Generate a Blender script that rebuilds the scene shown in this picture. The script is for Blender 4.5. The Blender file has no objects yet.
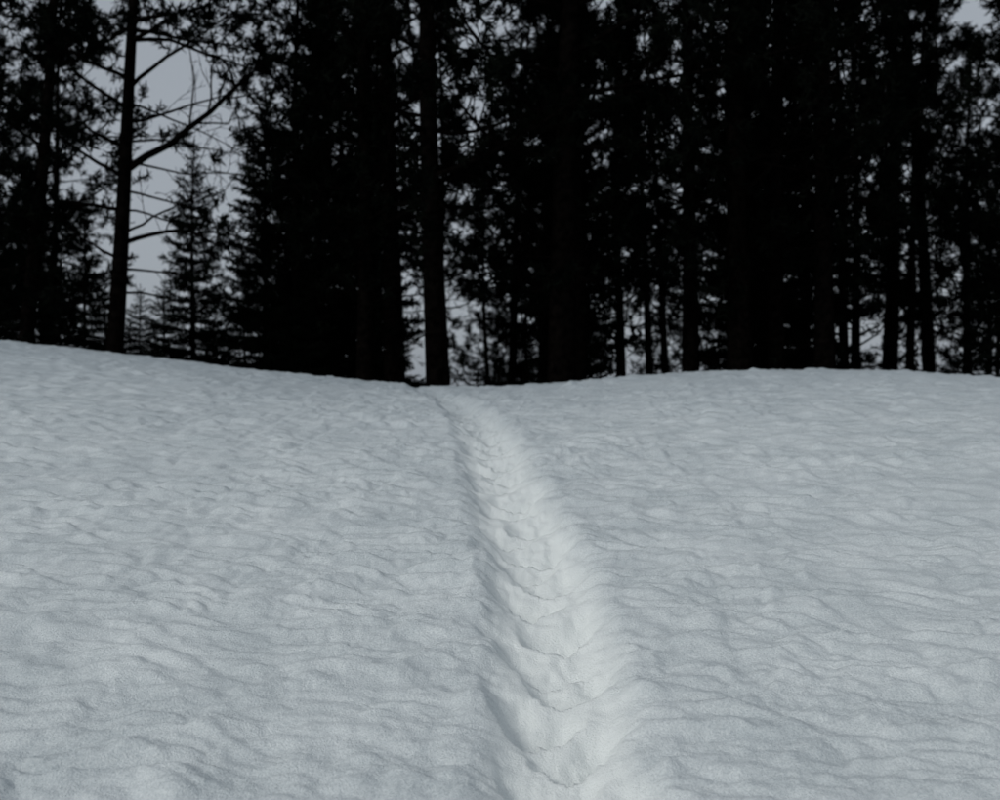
import bpy, math, random
import numpy as np
Z0 = 1.75   # eye height

# ---------------------------------------------------------------- noise
def gnoise(x, y, seed=0):
    xi = np.floor(x).astype(np.int64); yi = np.floor(y).astype(np.int64)
    xf = x - xi; yf = y - yi
    def grad(ix, iy):
        h = (ix*374761393 + iy*668265263 + seed*974634777) & 0xFFFFFFFF
        h = ((h ^ (h >> 13))*1274126177) & 0xFFFFFFFF
        h = h ^ (h >> 16)
        a = (h & 0xFFFF)/65536.0*2*np.pi
        return np.cos(a), np.sin(a)
    def f(t): return t*t*t*(t*(t*6-15)+10)
    u = f(xf); v = f(yf)
    r = []
    for dx in (0, 1):
        for dy in (0, 1):
            gx, gy = grad(xi+dx, yi+dy)
            r.append(gx*(xf-dx)+gy*(yf-dy))
    a = r[0]*(1-u)+r[2]*u; b = r[1]*(1-u)+r[3]*u
    return (a*(1-v)+b*v)*1.5

def sstep(a, b, x):
    t = np.clip((x-a)/(b-a), 0, 1); return t*t*(3-2*t)

# ---------------------------------------------------------------- terrain
PY = np.array([-400,-20,-3,0,1.8,3.3,5,7,9,11,14,16.3,18,20,24,30,60,400.])
PZ = np.array([-6,-4.5,-2.2,-1.85,-1.66,-1.38,-1.02,-.66,-.37,-.19,.0,.08,.0,-.4,-1.1,-1.6,-3.5,-5])
def smooth_profile(y):
    s = 0; 
    for d, w in ((-1.2,.1),(-.8,.15),(-.4,.2),(0,.1),(.4,.2),(.8,.15),(1.2,.1)):
        s = s + w*np.interp(y+d, PY, PZ)
    return s
CX = np.array([-60,-20,-11,-7.7,-5.4,-3.1,-1.1,.3,1.5,3.1,6.2,7.9,11,20,60])
CZ = np.array([1.7,1.5,1.15,.86,.60,.33,.13,.13,.28,.40,.43,.27,.0,-.2,-.5])
def crest(x):
    s = 0
    for d in (-.9,-.45,0,.45,.9): s = s + np.interp(x+d, CX, CZ)/5
    return s
def base_h(x, y):
    return smooth_profile(y) + crest(x)*sstep(4, 16, y)*(1-sstep(30, 80, y)) + Z0

TY = np.array([-5,0,2.5,3.3,3.9,4.9,5.8,6.8,8,9.5,11,12.5,14,16,18,30])
TX = np.array([.3,.3,.27,.25,.25,.25,.19,.07,-.03,-.17,-.38,-.68,-1.0,-1.4,-1.9,-5])
def trail_x(y):
    s = 0
    for d in (-.4,-.2,0,.2,.4): s = s + np.interp(y+d, TY, TX)/5
    return s

def detail(X, Y):
    a = math.radians(-6)
    U = X*math.cos(a)+Y*math.sin(a); V = -X*math.sin(a)+Y*math.cos(a)
    U = U+gnoise(X*1.5, Y*1.5, 3)*.10+gnoise(X*6, Y*6, 6)*.03; V = V+gnoise(X*1.9, Y*1.6, 4)*.05+gnoise(X*6, Y*5, 5)*.02
    n1 = gnoise(U*2.2, V*4.4, 11)
    V2 = V - .05*n1
    n2b = gnoise(U*3.1+7, V2*6.6+3, 17)
    n2 = gnoise(U*5.0, V2*10.5, 12)
    V3 = V2 - .03*n2
    n3 = gnoise(U*8.5, V3*17, 13)
    n4 = gnoise(U*19, V3*34, 14)
    n5 = gnoise(U*40, V3*60, 15)
    patch = .82+.35*sstep(-.4,.5,gnoise(X*.6, Y*.8, 21))
    bil = lambda n: np.sqrt(n*n+.014)*1.8-.5
    h = .017*n1 + .025*bil(n2b) + .016*bil(n2) + .006*n2 + .009*bil(n3) + .0042*bil(n4) + .0017*n5
    h = h*patch + .022*gnoise(X*.5, Y*.7, 22) + .04*gnoise(X*.17, Y*.2, 23)
    return h

def trail(X, Y):
    wx = .04*gnoise(X*3, Y*3.3, 31)+.024*gnoise(X*9, Y*9, 32)+.009*gnoise(X*24, Y*24, 33)
    wy = .05*gnoise(X*3.5, Y*2, 34)+.042*gnoise(X*10, Y*7, 35)+.024*gnoise(X*24, Y*16, 36)+.008*gnoise(X*55, Y*40, 40)
    tx = trail_x(Y)
    d = (X-tx)+wx
    hw = .295-.06*sstep(6,13,Y)
    fade = 1-.55*sstep(10, 16, Y)
    inside = 1-sstep(hw-.16, hw+.08, np.abs(d))
    dz = -.08*inside
    dz = dz + .008*np.exp(-((np.abs(d)-hw-.08)/.07)**2)*(1+1.4*gnoise(X*5, Y*5, 37))
    rs = random.Random(4)
    y = 1.4; k = 0
    holes = np.zeros_like(X)
    while y < 17:
        side = -1 if k % 2 else 1
        cx = float(trail_x(np.array([y]))[0]) + side*(.065+rs.uniform(-.04,.04))
        cy = y+rs.uniform(-.04,.04)
        wdt = rs.uniform(.18,.24); ln = rs.uniform(.28,.38)
        ex = (X+.5*wx-cx)/wdt
        edge = cy + .13*np.abs(ex)**2.0            # near rim bulges downhill
        p = (Y+wy-edge)
        lat = 1-sstep(.3, 1.2, np.abs(ex))
        prof = np.where(p < .05, sstep(-.03, .05, p), np.clip(1-(p-.05)/ln, 0, 1)**1.2)
        hk = rs.uniform(.09,.135)*lat*prof
        holes = np.maximum(holes, hk)
        y += .28+rs.uniform(-.05,.06); k += 1
    dz = dz - holes
    dz = dz + inside*(.010*gnoise(X*7, Y*7, 38)+.004*gnoise(X*17, Y*17, 39)+.002*gnoise(X*45, Y*45, 41))
    return dz*fade, (1-sstep(hw-.14, hw+.08, np.abs(d)))*(1-.85*sstep(7, 14, Y))

def axis_x():
    out = [0]; x = 0
    while x < 500:
        s = .0115 if x < 1.3 else (.0115+ (x-1.3)*.006 if x < 9 else (.06+(x-9)*.25))
        x += s; out.append(x)
    o = np.array(out); return np.concatenate([-o[:0:-1], o])
def axis_y():
    out = [2.4]; y = 2.4
    while y < 18.5:
        y += .0031*y; out.append(y)
    while y < 500:
        y += .06+(y-18.5)*.2; out.append(y)
    neg = []; y = 2.4
    while y > -300:
        y -= .04+(2.4-y)*.2; neg.append(y)
    return np.array(neg[::-1]+out)
xs = axis_x(); ys = axis_y()
X, Y = np.meshgrid(xs, ys)
H = base_h(X, Y)
near = (1-sstep(17.5, 26, Y))*(1-sstep(14, 22, np.abs(X)))*sstep(-4, 0, Y)
tz, tm = trail(X, Y)
tm = tm*(1-sstep(17, 20, Y))*sstep(-3, 0, Y)
H = H + detail(X, Y)*near*(1-.8*tm) + tz*(1-sstep(17, 19, Y))*sstep(-3, 0, Y)
ny, nx = X.shape
co = np.stack([X, Y, H], -1).reshape(-1, 3).astype(np.float32)
idx = np.arange(nx*ny).reshape(ny, nx)
q = np.stack([idx[:-1,:-1], idx[:-1,1:], idx[1:,1:], idx[1:,:-1]], -1).reshape(-1, 4).astype(np.int32)
me = bpy.data.meshes.new("snow_ground")
me.vertices.add(len(co)); me.vertices.foreach_set("co", co.ravel())
me.loops.add(q.size); me.loops.foreach_set("vertex_index", q.ravel())
me.polygons.add(len(q)); me.polygons.foreach_set("loop_start", np.arange(0, q.size, 4, dtype=np.int32))
me.polygons.foreach_set("use_smooth", np.ones(len(q), bool))
me.update(calc_edges=True)
at = me.attributes.new("fresh", 'FLOAT', 'POINT'); at.data.foreach_set("value", tm.ravel().astype(np.float32))
shade_mask = sstep(4, 17, Y + .8*gnoise(X*.5, Y*.5, 51))  # mask for painted shading: grows with distance up the slope
at = me.attributes.new("far_shade", 'FLOAT', 'POINT'); at.data.foreach_set("value", shade_mask.ravel().astype(np.float32))
snow = bpy.data.objects.new("snow_ground", me); bpy.context.collection.objects.link(snow)
print("ground verts", len(co))

# ---------------------------------------------------------------- materials
def new_mat(name):
    m = bpy.data.materials.new(name); m.use_nodes = True
    nt = m.node_tree; b = nt.nodes["Principled BSDF"]
    return m, nt, b
def N(nt, t, **k):
    n = nt.nodes.new(t)
    for a, v in k.items(): setattr(n, a, v)
    return n
m, nt, b = new_mat("old_snow")
tc = N(nt, "ShaderNodeTexCoord")
fr = N(nt, "ShaderNodeAttribute", attribute_name="fresh")
n1 = N(nt, "ShaderNodeTexNoise"); n1.inputs["Scale"].default_value = 90; n1.inputs["Detail"].default_value = 3; n1.inputs["Roughness"].default_value = .8
n2 = N(nt, "ShaderNodeTexNoise"); n2.inputs["Scale"].default_value = 2.2; n2.inputs["Detail"].default_value = 4
nt.links.new(tc.outputs["Object"], n1.inputs["Vector"]); nt.links.new(tc.outputs["Object"], n2.inputs["Vector"])
add = N(nt, "ShaderNodeMath", operation='MULTIPLY_ADD'); add.inputs[1].default_value = .5
nt.links.new(n2.outputs["Fac"], add.inputs[0]); nt.links.new(n1.outputs["Fac"], add.inputs[2])
rp = N(nt, "ShaderNodeValToRGB")
rp.color_ramp.elements[0].position = .5; rp.color_ramp.elements[0].color = (.46,.515,.54,1)
rp.color_ramp.elements[1].position = .95; rp.color_ramp.elements[1].color = (.77,.815,.825,1)
nt.links.new(add.outputs[0], rp.inputs[0])
mx = N(nt, "ShaderNodeMix", data_type='RGBA'); mx.inputs["B"].default_value = (.86,.90,.89,1)
nt.links.new(fr.outputs["Fac"], mx.inputs["Factor"]); nt.links.new(rp.outputs[0], mx.inputs["A"])
shd = N(nt, "ShaderNodeAttribute", attribute_name="far_shade")   # shade painted into the snow colour, dimming it toward the crest
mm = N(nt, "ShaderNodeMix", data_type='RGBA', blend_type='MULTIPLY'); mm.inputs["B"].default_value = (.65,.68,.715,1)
nt.links.new(shd.outputs["Fac"], mm.inputs["Factor"]); nt.links.new(mx.outputs["Result"], mm.inputs["A"])
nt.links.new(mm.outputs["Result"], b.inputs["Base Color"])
b.inputs["Roughness"].default_value = .85; b.inputs["Specular IOR Level"].default_value = .15
n3 = N(nt, "ShaderNodeTexNoise"); n3.inputs["Scale"].default_value = 110; n3.inputs["Detail"].default_value = 3
n3.inputs["Roughness"].default_value = .75
nt.links.new(tc.outputs["Object"], n3.inputs["Vector"])
bp = N(nt, "ShaderNodeBump"); bp.inputs["Distance"].default_value = .009; bp.inputs["Strength"].default_value = 1
nt.links.new(n3.outputs["Fac"], bp.inputs["Height"]); nt.links.new(bp.outputs[0], b.inputs["Normal"])
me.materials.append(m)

bark, nt, b = new_mat("pine_bark")
tc = N(nt, "ShaderNodeTexCoord"); n1 = N(nt, "ShaderNodeTexNoise"); n1.inputs["Scale"].default_value = 9; n1.inputs["Detail"].default_value = 4
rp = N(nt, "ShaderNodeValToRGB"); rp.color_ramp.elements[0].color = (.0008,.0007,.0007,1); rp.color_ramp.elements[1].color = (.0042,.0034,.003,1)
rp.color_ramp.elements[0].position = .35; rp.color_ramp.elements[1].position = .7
nt.links.new(tc.outputs["Object"], n1.inputs["Vector"]); nt.links.new(n1.outputs["Fac"], rp.inputs[0]); nt.links.new(rp.outputs[0], b.inputs["Base Color"])
b.inputs["Roughness"].default_value = 1; b.inputs["Specular IOR Level"].default_value = 0
needles, nt, b = new_mat("conifer_needles")
tc = N(nt, "ShaderNodeTexCoord"); n1 = N(nt, "ShaderNodeTexNoise"); n1.inputs["Scale"].default_value = 1.6; n1.inputs["Detail"].default_value = 1
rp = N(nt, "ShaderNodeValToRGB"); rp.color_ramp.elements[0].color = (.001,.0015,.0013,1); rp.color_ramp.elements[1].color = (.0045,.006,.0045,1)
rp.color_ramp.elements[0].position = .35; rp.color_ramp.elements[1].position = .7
nt.links.new(tc.outputs["Object"], n1.inputs["Vector"]); nt.links.new(n1.outputs["Fac"], rp.inputs[0]); nt.links.new(rp.outputs[0], b.inputs["Base Color"])
b.inputs["Roughness"].default_value = 1; b.inputs["Specular IOR Level"].default_value = 0

# ---------------------------------------------------------------- tree builder
class Tree:
    def __init__(s, seed):
        s.r = random.Random(seed); s.np = np.random.RandomState(seed)
        s.v = []; s.f = []; s.tp = []; s.td = []
    def tube(s, pts, r0, r1, sides=5, pw=1.0):
        n = len(pts); base = len(s.v)
        for i in range(n):
            p = pts[i]; t = pts[min(i+1, n-1)]-pts[max(i-1, 0)]; t = t/(np.linalg.norm(t)+1e-9)
            a = np.array([0,0,1.]) if abs(t[2]) < .8 else np.array([1.,0,0])
            u = np.cross(t, a); u /= np.linalg.norm(u); w = np.cross(t, u)
            k = i/(n-1); r = r0+(r1-r0)*k**pw
            for j in range(sides):
                an = 2*math.pi*j/sides
                s.v.append(tuple(p+u*math.cos(an)*r+w*math.sin(an)*r))
        for i in range(n-1):
            for j in range(sides):
                a = base+i*sides+j; b = base+i*sides+(j+1) % sides
                s.f.append((a, b, b+sides, a+sides))
    def curve(s, p0, d, L, n, up, wob):
        pts = [np.array(p0, float)]; d = np.array(d, float); d /= np.linalg.norm(d)
        for i in range(n):
            d = d+np.array([0,0,up/n])+s.np.normal(0, wob, 3); d /= np.linalg.norm(d)
            pts.append(pts[-1]+d*L/n)
        return np.array(pts)
    def tuft(s, p, d): s.tp.append(p); s.td.append(d)
    def limb(s, p0, az, el, L, r0, up=.5, foliage=1.0, nsec=9, wob=.13, start=.25, tw=4):
        d = (math.cos(az)*math.cos(el), math.sin(az)*math.cos(el), math.sin(el))
        P = s.curve(p0, d, L, 8, up, wob); s.tube(P, r0, r0*.22, 5)
        for k in range(nsec):
            t = start+(1-start)*(k+s.r.random())/nsec
            i = min(int(t*8), 7); q = P[i]+(P[i+1]-P[i])*(t*8-i)
            ax = P[i+1]-P[i]; ax /= np.linalg.norm(ax)
            side = s.np.normal(0, 1, 3); side[2] *= .55; side -= ax*np.dot(side, ax); side /= np.linalg.norm(side)+1e-9
            l2 = L*(.42*(1-t)+.14)*s.r.uniform(.7,1.3)
            Q = s.curve(q, ax*.7+side, l2, 4, s.r.uniform(-.2,.6), .2)
            s.tube(Q, max(r0*.3, .009), r0*.08+.003, 3)
            fol = s.r.random() < foliage
            for j in range(tw):
                tt = .35+.65*(j+s.r.random())/tw
                i2 = min(int(tt*4), 3); w = Q[i2]+(Q[i2+1]-Q[i2])*(tt*4-i2)
                ax2 = Q[i2+1]-Q[i2]; ax2 /= np.linalg.norm(ax2)
                sd = s.np.normal(0, 1, 3); dd = ax2*.8+sd*.6; dd /= np.linalg.norm(dd)
                l3 = s.r.uniform(.12,.3)
                W = np.array([w, w+dd*l3*.5, w+dd*l3+np.array([0,0,.03])])
                s.tube(W[::2], .007, .004, 3)
                if fol:
                    s.tuft(W[-1], W[-1]-W[-2]); s.tuft(W[1], W[2]-W[1])
            if fol: s.tuft(Q[-1], Q[-1]-Q[-2])
        if foliage > 0: s.tuft(P[-1], P[-1]-P[-2])
    def build(s, name, blades=9, blen=.15, bw=.018, shoot=.18):
        nv = len(s.v)
        V = np.array(s.v); F = list(s.f)
        if s.tp:
            p = np.array(s.tp); d = np.array(s.td); d /= np.linalg.norm(d, axis=1)[:,None]+1e-9
            n = len(p); K = blades; R = s.np
            t = R.uniform(-.5,.6,(n,K,1))
            base = p[:,None,:]+d[:,None,:]*t*shoot
            rd = R.normal(0,1,(n,K,3)); rd /= np.linalg.norm(rd,axis=2)[...,None]
            bd = rd+d[:,None,:]*.75; bd /= np.linalg.norm(bd,axis=2)[...,None]
            sd = np.cross(bd, R.normal(0,1,(n,K,3))); sd /= np.linalg.norm(sd,axis=2)[...,None]+1e-9
            L = blen*R.uniform(.6,1.15,(n,K,1))
            tri = np.stack([base-sd*bw, base+sd*bw, base+bd*L+sd*bw*.5, base+bd*L-sd*bw*.3], 2).reshape(-1,3)
            V = np.concatenate([V, tri])
            F += (np.arange(n*K*4).reshape(-1,4)+nv).tolist()
        me = bpy.data.meshes.new(name)
        nf = len(F); arr = np.array(F, dtype=np.int32)
        me.vertices.add(len(V)); me.vertices.foreach_set("co", V.astype(np.float32).ravel())
        me.loops.add(arr.size); me.loops.foreach_set("vertex_index", arr.ravel())
        me.polygons.add(nf); me.polygons.foreach_set("loop_start", np.arange(0, arr.size, 4, dtype=np.int32))
        mi = np.zeros(nf, np.int32); mi[len(s.f):] = 1
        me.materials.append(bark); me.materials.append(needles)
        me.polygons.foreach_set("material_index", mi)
        sm = np.zeros(nf, bool); sm[:len(s.f)] = True
        me.polygons.foreach_set("use_smooth", sm)
        me.update(calc_edges=True)
        return me

def trunk(T, H, r, lean=(0,0), wob=.06, sides=9, n=16):
    pts = []
    ph = T.r.uniform(0, 6)
    for i in range(n+1):
        k = i/n
        pts.append(np.array([lean[0]*k+wob*math.sin(ph+k*7)*k*3*.6, lean[1]*k+wob*math.cos(ph*2+k*6)*k*2, -.6+k*(H+.6)]))
    pts = np.array(pts)
    T.tube(pts, r*1.08, r*.12, sides, .9)
    def at(z):
        k = (z+.6)/(H+.6)*n; i = int(min(max(k,0), n-1)); return pts[i]+(pts[i+1]-pts[i])*(k-i)
    return at

def pine(name, seed, H=15, r=.2, cb=3.5, R=2.6, lean=(0,0), nl=38, dead=9, extra=(), foliage=.97, azr=None, nsec=8):
    T = Tree(seed); at = trunk(T, H, r, lean)
    az = T.r.uniform(0, 6)
    for i in range(nl):
        k = ((i+T.r.random())/nl)**1.1; z = cb+(H-.3-cb)*k
        L = R*(.6+.4*math.sin(min(1,k*1.6+.35)*math.pi*.9))*(1-k**2.2*.75)*T.r.uniform(.5,1.25)
        az += 2.4+T.r.uniform(-.5,.5)
        a = az if azr is None else T.r.uniform(*azr)
        T.limb(at(z), a, T.r.uniform(-.35,.4)+k*.35, max(L,.5), max(.014,r*.22*(1-k*.6)), T.r.uniform(.1,.8), foliage, nsec)
    for i in range(dead):
        z = T.r.uniform(1.0, cb+1.5); az += 2.4
        T.limb(at(z), az, T.r.uniform(-.3,.25), T.r.uniform(.6,1.9), .016, T.r.uniform(-.5,.3), .12, 5, .2, .2, 3)
    for e in extra:
        z, a, el, L, rr, up, fol, ns = e
        T.limb(at(z), a, el, L, rr, up, fol, ns, .11, .3)
    return T.build(name)

def spruce(name, seed, H=5, R=1.4, dens=1.0, step=.2, blades=8, bw=.011, blen=.09):
    T = Tree(seed); at = trunk(T, H, .025+H*.011, (0,0), .02)
    z = .25; az = 0
    while z < H-.12:
        k = z/H; nb = int((5+3*(1-k))*dens)
        for j in range(nb):
            az += 2.4+T.r.uniform(-.3,.3)
            L = (R*(1-k)**.85+.07)*T.r.uniform(.6,1.2)
            el = -.25+.75*k+T.r.uniform(-.12,.12)
            d = (math.cos(az)*math.cos(el), math.sin(az)*math.cos(el), math.sin(el))
            P = T.curve(at(z+T.r.uniform(-.06,.06)), d, L, 5, .25, .06); T.tube(P, .006+.008*L, .003, 3)
            ns = max(2, int(L/.13))
            for m_ in range(ns):
                t = (m_+.5+T.r.random()*.5)/ns; i = min(int(t*5),4); q = P[i]+(P[i+1]-P[i])*(t*5-i)
                ax = P[i+1]-P[i]; ax /= np.linalg.norm(ax)
                T.tuft(q, ax)
                if L > .3:
                    for sg in (-1,1):
                        sd = np.cross(ax, (0,0,1))*sg; l2 = (1-t)*.35*L+.1
                        dd = ax*.7+sd; dd /= np.linalg.norm(dd); dd[2] -= .15
                        e = q+dd*l2*T.r.uniform(.6,1.1)
                        T.tuft(e, dd); 
                        if l2 > .2: T.tuft((q+e)/2, dd)
        z += step+.1*(1-k)*T.r.uniform(.7,1.3)
    T.tuft(at(H-.02), np.array([0,0,1.]))
    return T.build(name, blades, blen, bw, .13)

PN = [pine("pine_a", 1, 15, .19, 2.4, 3.0), pine("pine_b", 2, 16.5, .22, 3.2, 3.1, (.6,.2), 40),
      pine("pine_c", 3, 13, .15, 2.0, 2.4, (-.5,0)), pine("pine_d", 5, 17, .24, 3.6, 3.3, (.2,-.3), 40),
      pine("pine_e", 8, 14, .14, 4.2, 2.5, (.8,.1), 26)]
SP = [spruce("spruce_a", 11, 5, 1.5), spruce("spruce_b", 12, 4.2, 1.4), spruce("spruce_c", 13, 7.5, 1.9)]
TALL = spruce("tall_spruce", 14, 14, 2.1, .9, .27, 7, .022, .14)

def gz(x, y): return float(base_h(np.array([float(x)]), np.array([float(y)]))[0])
def place(me, name, x, y, rot=0, sc=1, parent=None, sz=None):
    o = bpy.data.objects.new(name, me); bpy.context.collection.objects.link(o)
    o.location = (x, y, gz(x, y)-.05); o.rotation_euler = (0,0,rot); o.scale = (sc,sc,sz or sc)
    if parent: o.parent = parent
    return o
def X_(u, y): return (u-500)/972*y

hz = gz(-8.0, 20)-.05-Z0     # ground relative to the eye
def rel(z): return z-hz
hero = pine("hero_pine", 21, 15, .18, 8.2, 2.7, (.95,0), 30, 0, extra=(
    (rel(4.7), .02, .86, 4.3, .09, -.35, .2, 10),
    (rel(3.2), .1, .60, 2.7, .06, -.95, .3, 9),
    (rel(3.4), -.4, .15, 2.1, .035, .2, .1, 8),
    (rel(5.7), .05, .25, 2.6, .04, .1, .1, 9),
    (rel(6.4), -.3, .5, 2.9, .05, .1, .4, 9),
    (rel(2.2), .3, -.05, 1.9, .03, -.3, .1, 8),
    (rel(2.7), .1, .1, 2.1, .03, -.5, .1, 9),
    (rel(4.3), .15, -.1, 2.4, .03, -.3, .0, 9),
    (rel(4.9), -.1, .1, 2.5, .03, -.3, .0, 9),
    (rel(3.9), .1, .0, 2.2, .028, -.4, .0, 9),
    (rel(5.3), .2, .1, 2.4, .03, -.3, .0, 9),
    (rel(6.1), .1, .0, 2.5, .03, -.3, .05, 9),
    (rel(1.3), .1, .0, 1.5, .022, -.3, .5, 7),
    (rel(5.2), 2.9, .5, 2.6, .05, .3, .95, 9),
    (rel(4.6), 3.6, .4, 2.2, .05, .3, .95, 9),
    (rel(3.9), 3.3, .3, 2.4, .05, .4, .95, 9),
    (rel(2.9), 2.8, .2, 2.2, .04, .3, .95, 9),
    (rel(1.9), 3.4, .1, 1.8, .03, .3, .95, 9),
    (rel(1.2), 2.7, .1, 1.8, .03, .3, .95, 9),
    (rel(6.0), 3.5, .4, 2.4, .05, .3, .95, 10),
    (rel(6.6), 3.1, .4, 2.6, .05, .3, .95, 10),
    (rel(7.4), .3, .15, 3.1, .05, .1, .97, 11),
    (rel(7.6), .4, .1, 2.6, .05, .2, .97, 11),
    (rel(7.4), -.6, .1, 2.2, .05, .1, .97, 10),
    (rel(7.8), -.2, .1, 2.6, .05, .2, .97, 11),
    (rel(7.7), 2.6, .1, 2.6, .05, .2, .97, 11),
))
place(hero, "pine_tree", -8.0, 20)
left = pine("left_pine", 22, 15, .16, 2.2, 2.6, (1.3,0), 36, 6)
place(left, "pine_tree", -10.0, 20.3)
place(PN[2], "pine_tree", -12.6, 22, 1)
place(PN[2], "pine_tree", X_(48,26), 26, 3, .9)
place(spruce("clearing_spruce", 31, 7.4, 1.3, .95, .2, 9, .015, .10), "spruce_tree", X_(193,26), 26)
place(spruce("slim_spruce", 32, 9.0, 1.7, .9, .24, 9, .017, .12), "spruce_tree", X_(266,25), 25, 1, 1)
for (x, y, k, rot, sc) in [
    (-4.9,23.5,0,.2,.85), (-2.85,20.5,0,1.2,1.05), (-2.3,21.5,3,4,1.0), (-1.17,18.9,1,2.2,1.1), (1.2,19.2,3,0.4,1.2), (1.75,21.4,2,1.4,1.1),
    (3.75,24,4,2,.8), (4.3,24.6,4,3,.8), (4.12,21,1,4,.9), (4.95,20,3,5,1.1), (5.9,20.8,0,2.7,1.15), (6.7,20,1,1.1,1.0),
    (10.0,24,4,.3,.9), (10.9,24.6,4,2.0,.85), (8.6,24,4,3.6,1.0), (12.4,22,2,.9,1.0),
    (.2,27,4,.5,1.0), (1.3,31,2,4.4,1.0), (13.9,26,0,1.3,1.0), (12.6,28,4,2.3,1.05)]:
    place(PN[k], "pine_tree", x, y, rot, sc)
place(SP[0], "spruce_tree", 11.0, 21.5, 2, .85)
for u, y, sc in [(368,23.5,.75),(570,23,.7),(748,23.5,.8),(805,23,.8),(318,27,.9)]:
    place(TALL, "spruce_tree", X_(u,y), y, u*1.7, sc, None, sc*1.3)

forest = bpy.data.objects.new("distant_forest", None); bpy.context.collection.objects.link(forest)
rs = random.Random(77)
def gap(x, y, rad):
    b0, b1 = 500+972*(x-rad)/y, 500+972*(x+rad)/y
    return b1 > 95 and b0 < 235
GL = [(405,425),(462,540),(612,725),(842,995)]   # bearings where the undergrowth and rear rows are thin
c = 0
def scatter(n, y0, y1, meshes, rad, s0, s1, mind=1.2, thin=1.0):
    global c
    pts = []
    tries = 0
    while len(pts) < n and tries < n*30:
        tries += 1
        y = rs.uniform(y0, y1); x = rs.uniform(-.66, .66)*y
        if gap(x, y, rad): continue
        u = 500+972*x/y
        if any(a-15 < u < b_+15 for a, b_ in GL) and rs.random() < thin: continue
        if any((x-a)**2+(y-b_)**2 < mind*mind for a, b_ in pts): continue
        pts.append((x, y))
        place(rs.choice(meshes), "tree_part", x, y, rs.uniform(0,6.28), rs.uniform(s0,s1), forest)
        c += 1
scatter(22, 25, 36, PN, 2.0, .85, 1.1, mind=2.3, thin=.55)
scatter(9, 38, 55, PN, 2.0, .9, 1.2, mind=3.5, thin=.6)
scatter(18, 22, 34, SP, 1.0, .4, .85, mind=1.6, thin=.93)
for u, y, s in [(105,24,.75),(140,27,.7),(165,23,.6),(215,24,.7),(245,23,.8),(130,32,.8),(180,34,.75),(85,22,.8),(270,22.5,.75),(310,22,.7),(340,24,.8),(500,23,.45),(760,22,.8),(395,24,.7),(30,22,.8),(60,24,.9),(590,22,.6),
                (478,25,.6),(522,28,.75),(870,26,.5),(955,27,.6)]:
    place(SP[rs.choice((0,1))], "tree_part", X_(u,y), y, rs.uniform(0,6), s, forest)
for u, y, s in [(490,42,1.0),(528,46,1.0),(665,42,.7)]:
    place(PN[rs.choice((0,2))], "tree_part", X_(u,y), y, rs.uniform(0,6), s, forest)

# ---------------------------------------------------------------- light
w = bpy.data.worlds.new("World"); bpy.context.scene.world = w; w.use_nodes = True
nt = w.node_tree; bg = nt.nodes["Background"]
sky = N(nt, "ShaderNodeTexSky", sky_type='NISHITA'); sky.sun_disc = False
EL, AZ = math.radians(36), math.radians(-135)   # azimuth from +Y; behind and to the left
sky.sun_elevation = EL; sky.sun_rotation = AZ; sky.dust_density = 4; sky.air_density = 1.0
hs = N(nt, "ShaderNodeHueSaturation"); hs.inputs["Saturation"].default_value = .3
nt.links.new(sky.outputs[0], hs.inputs["Color"])
mx = N(nt, "ShaderNodeMix", data_type='RGBA'); mx.inputs["Factor"].default_value = .7
mx.inputs["B"].default_value = (3.05,3.42,3.85,1)
nt.links.new(hs.outputs[0], mx.inputs["A"]); nt.links.new(mx.outputs["Result"], bg.inputs["Color"])
bg.inputs["Strength"].default_value = .11
ld = bpy.data.lights.new("sun", 'SUN'); ld.energy = 1.0; ld.angle = math.radians(13); ld.color = (1,.99,.95)
lo = bpy.data.objects.new("sun", ld); bpy.context.collection.objects.link(lo)
from mathutils import Vector
sd = Vector((math.sin(AZ)*math.cos(EL), math.cos(AZ)*math.cos(EL), math.sin(EL)))
lo.rotation_euler = sd.to_track_quat('Z','Y').to_euler(); lo.location = (0,0,30)

cd = bpy.data.cameras.new("camera"); cam = bpy.data.objects.new("camera", cd); bpy.context.collection.objects.link(cam)
cam.location = (0,0,Z0); cam.rotation_euler = (math.radians(90),0,0)
cd.lens = 35; cd.sensor_width = 36; cd.clip_end = 2000; cd.clip_start = .05
cd.dof.use_dof = True; cd.dof.focus_distance = 5.0; cd.dof.aperture_fstop = 1.8
sc = bpy.context.scene; sc.camera = cam
sc.view_settings.view_transform = 'Standard'; sc.view_settings.look = 'None'; sc.view_settings.exposure = 0
print("forest", c)
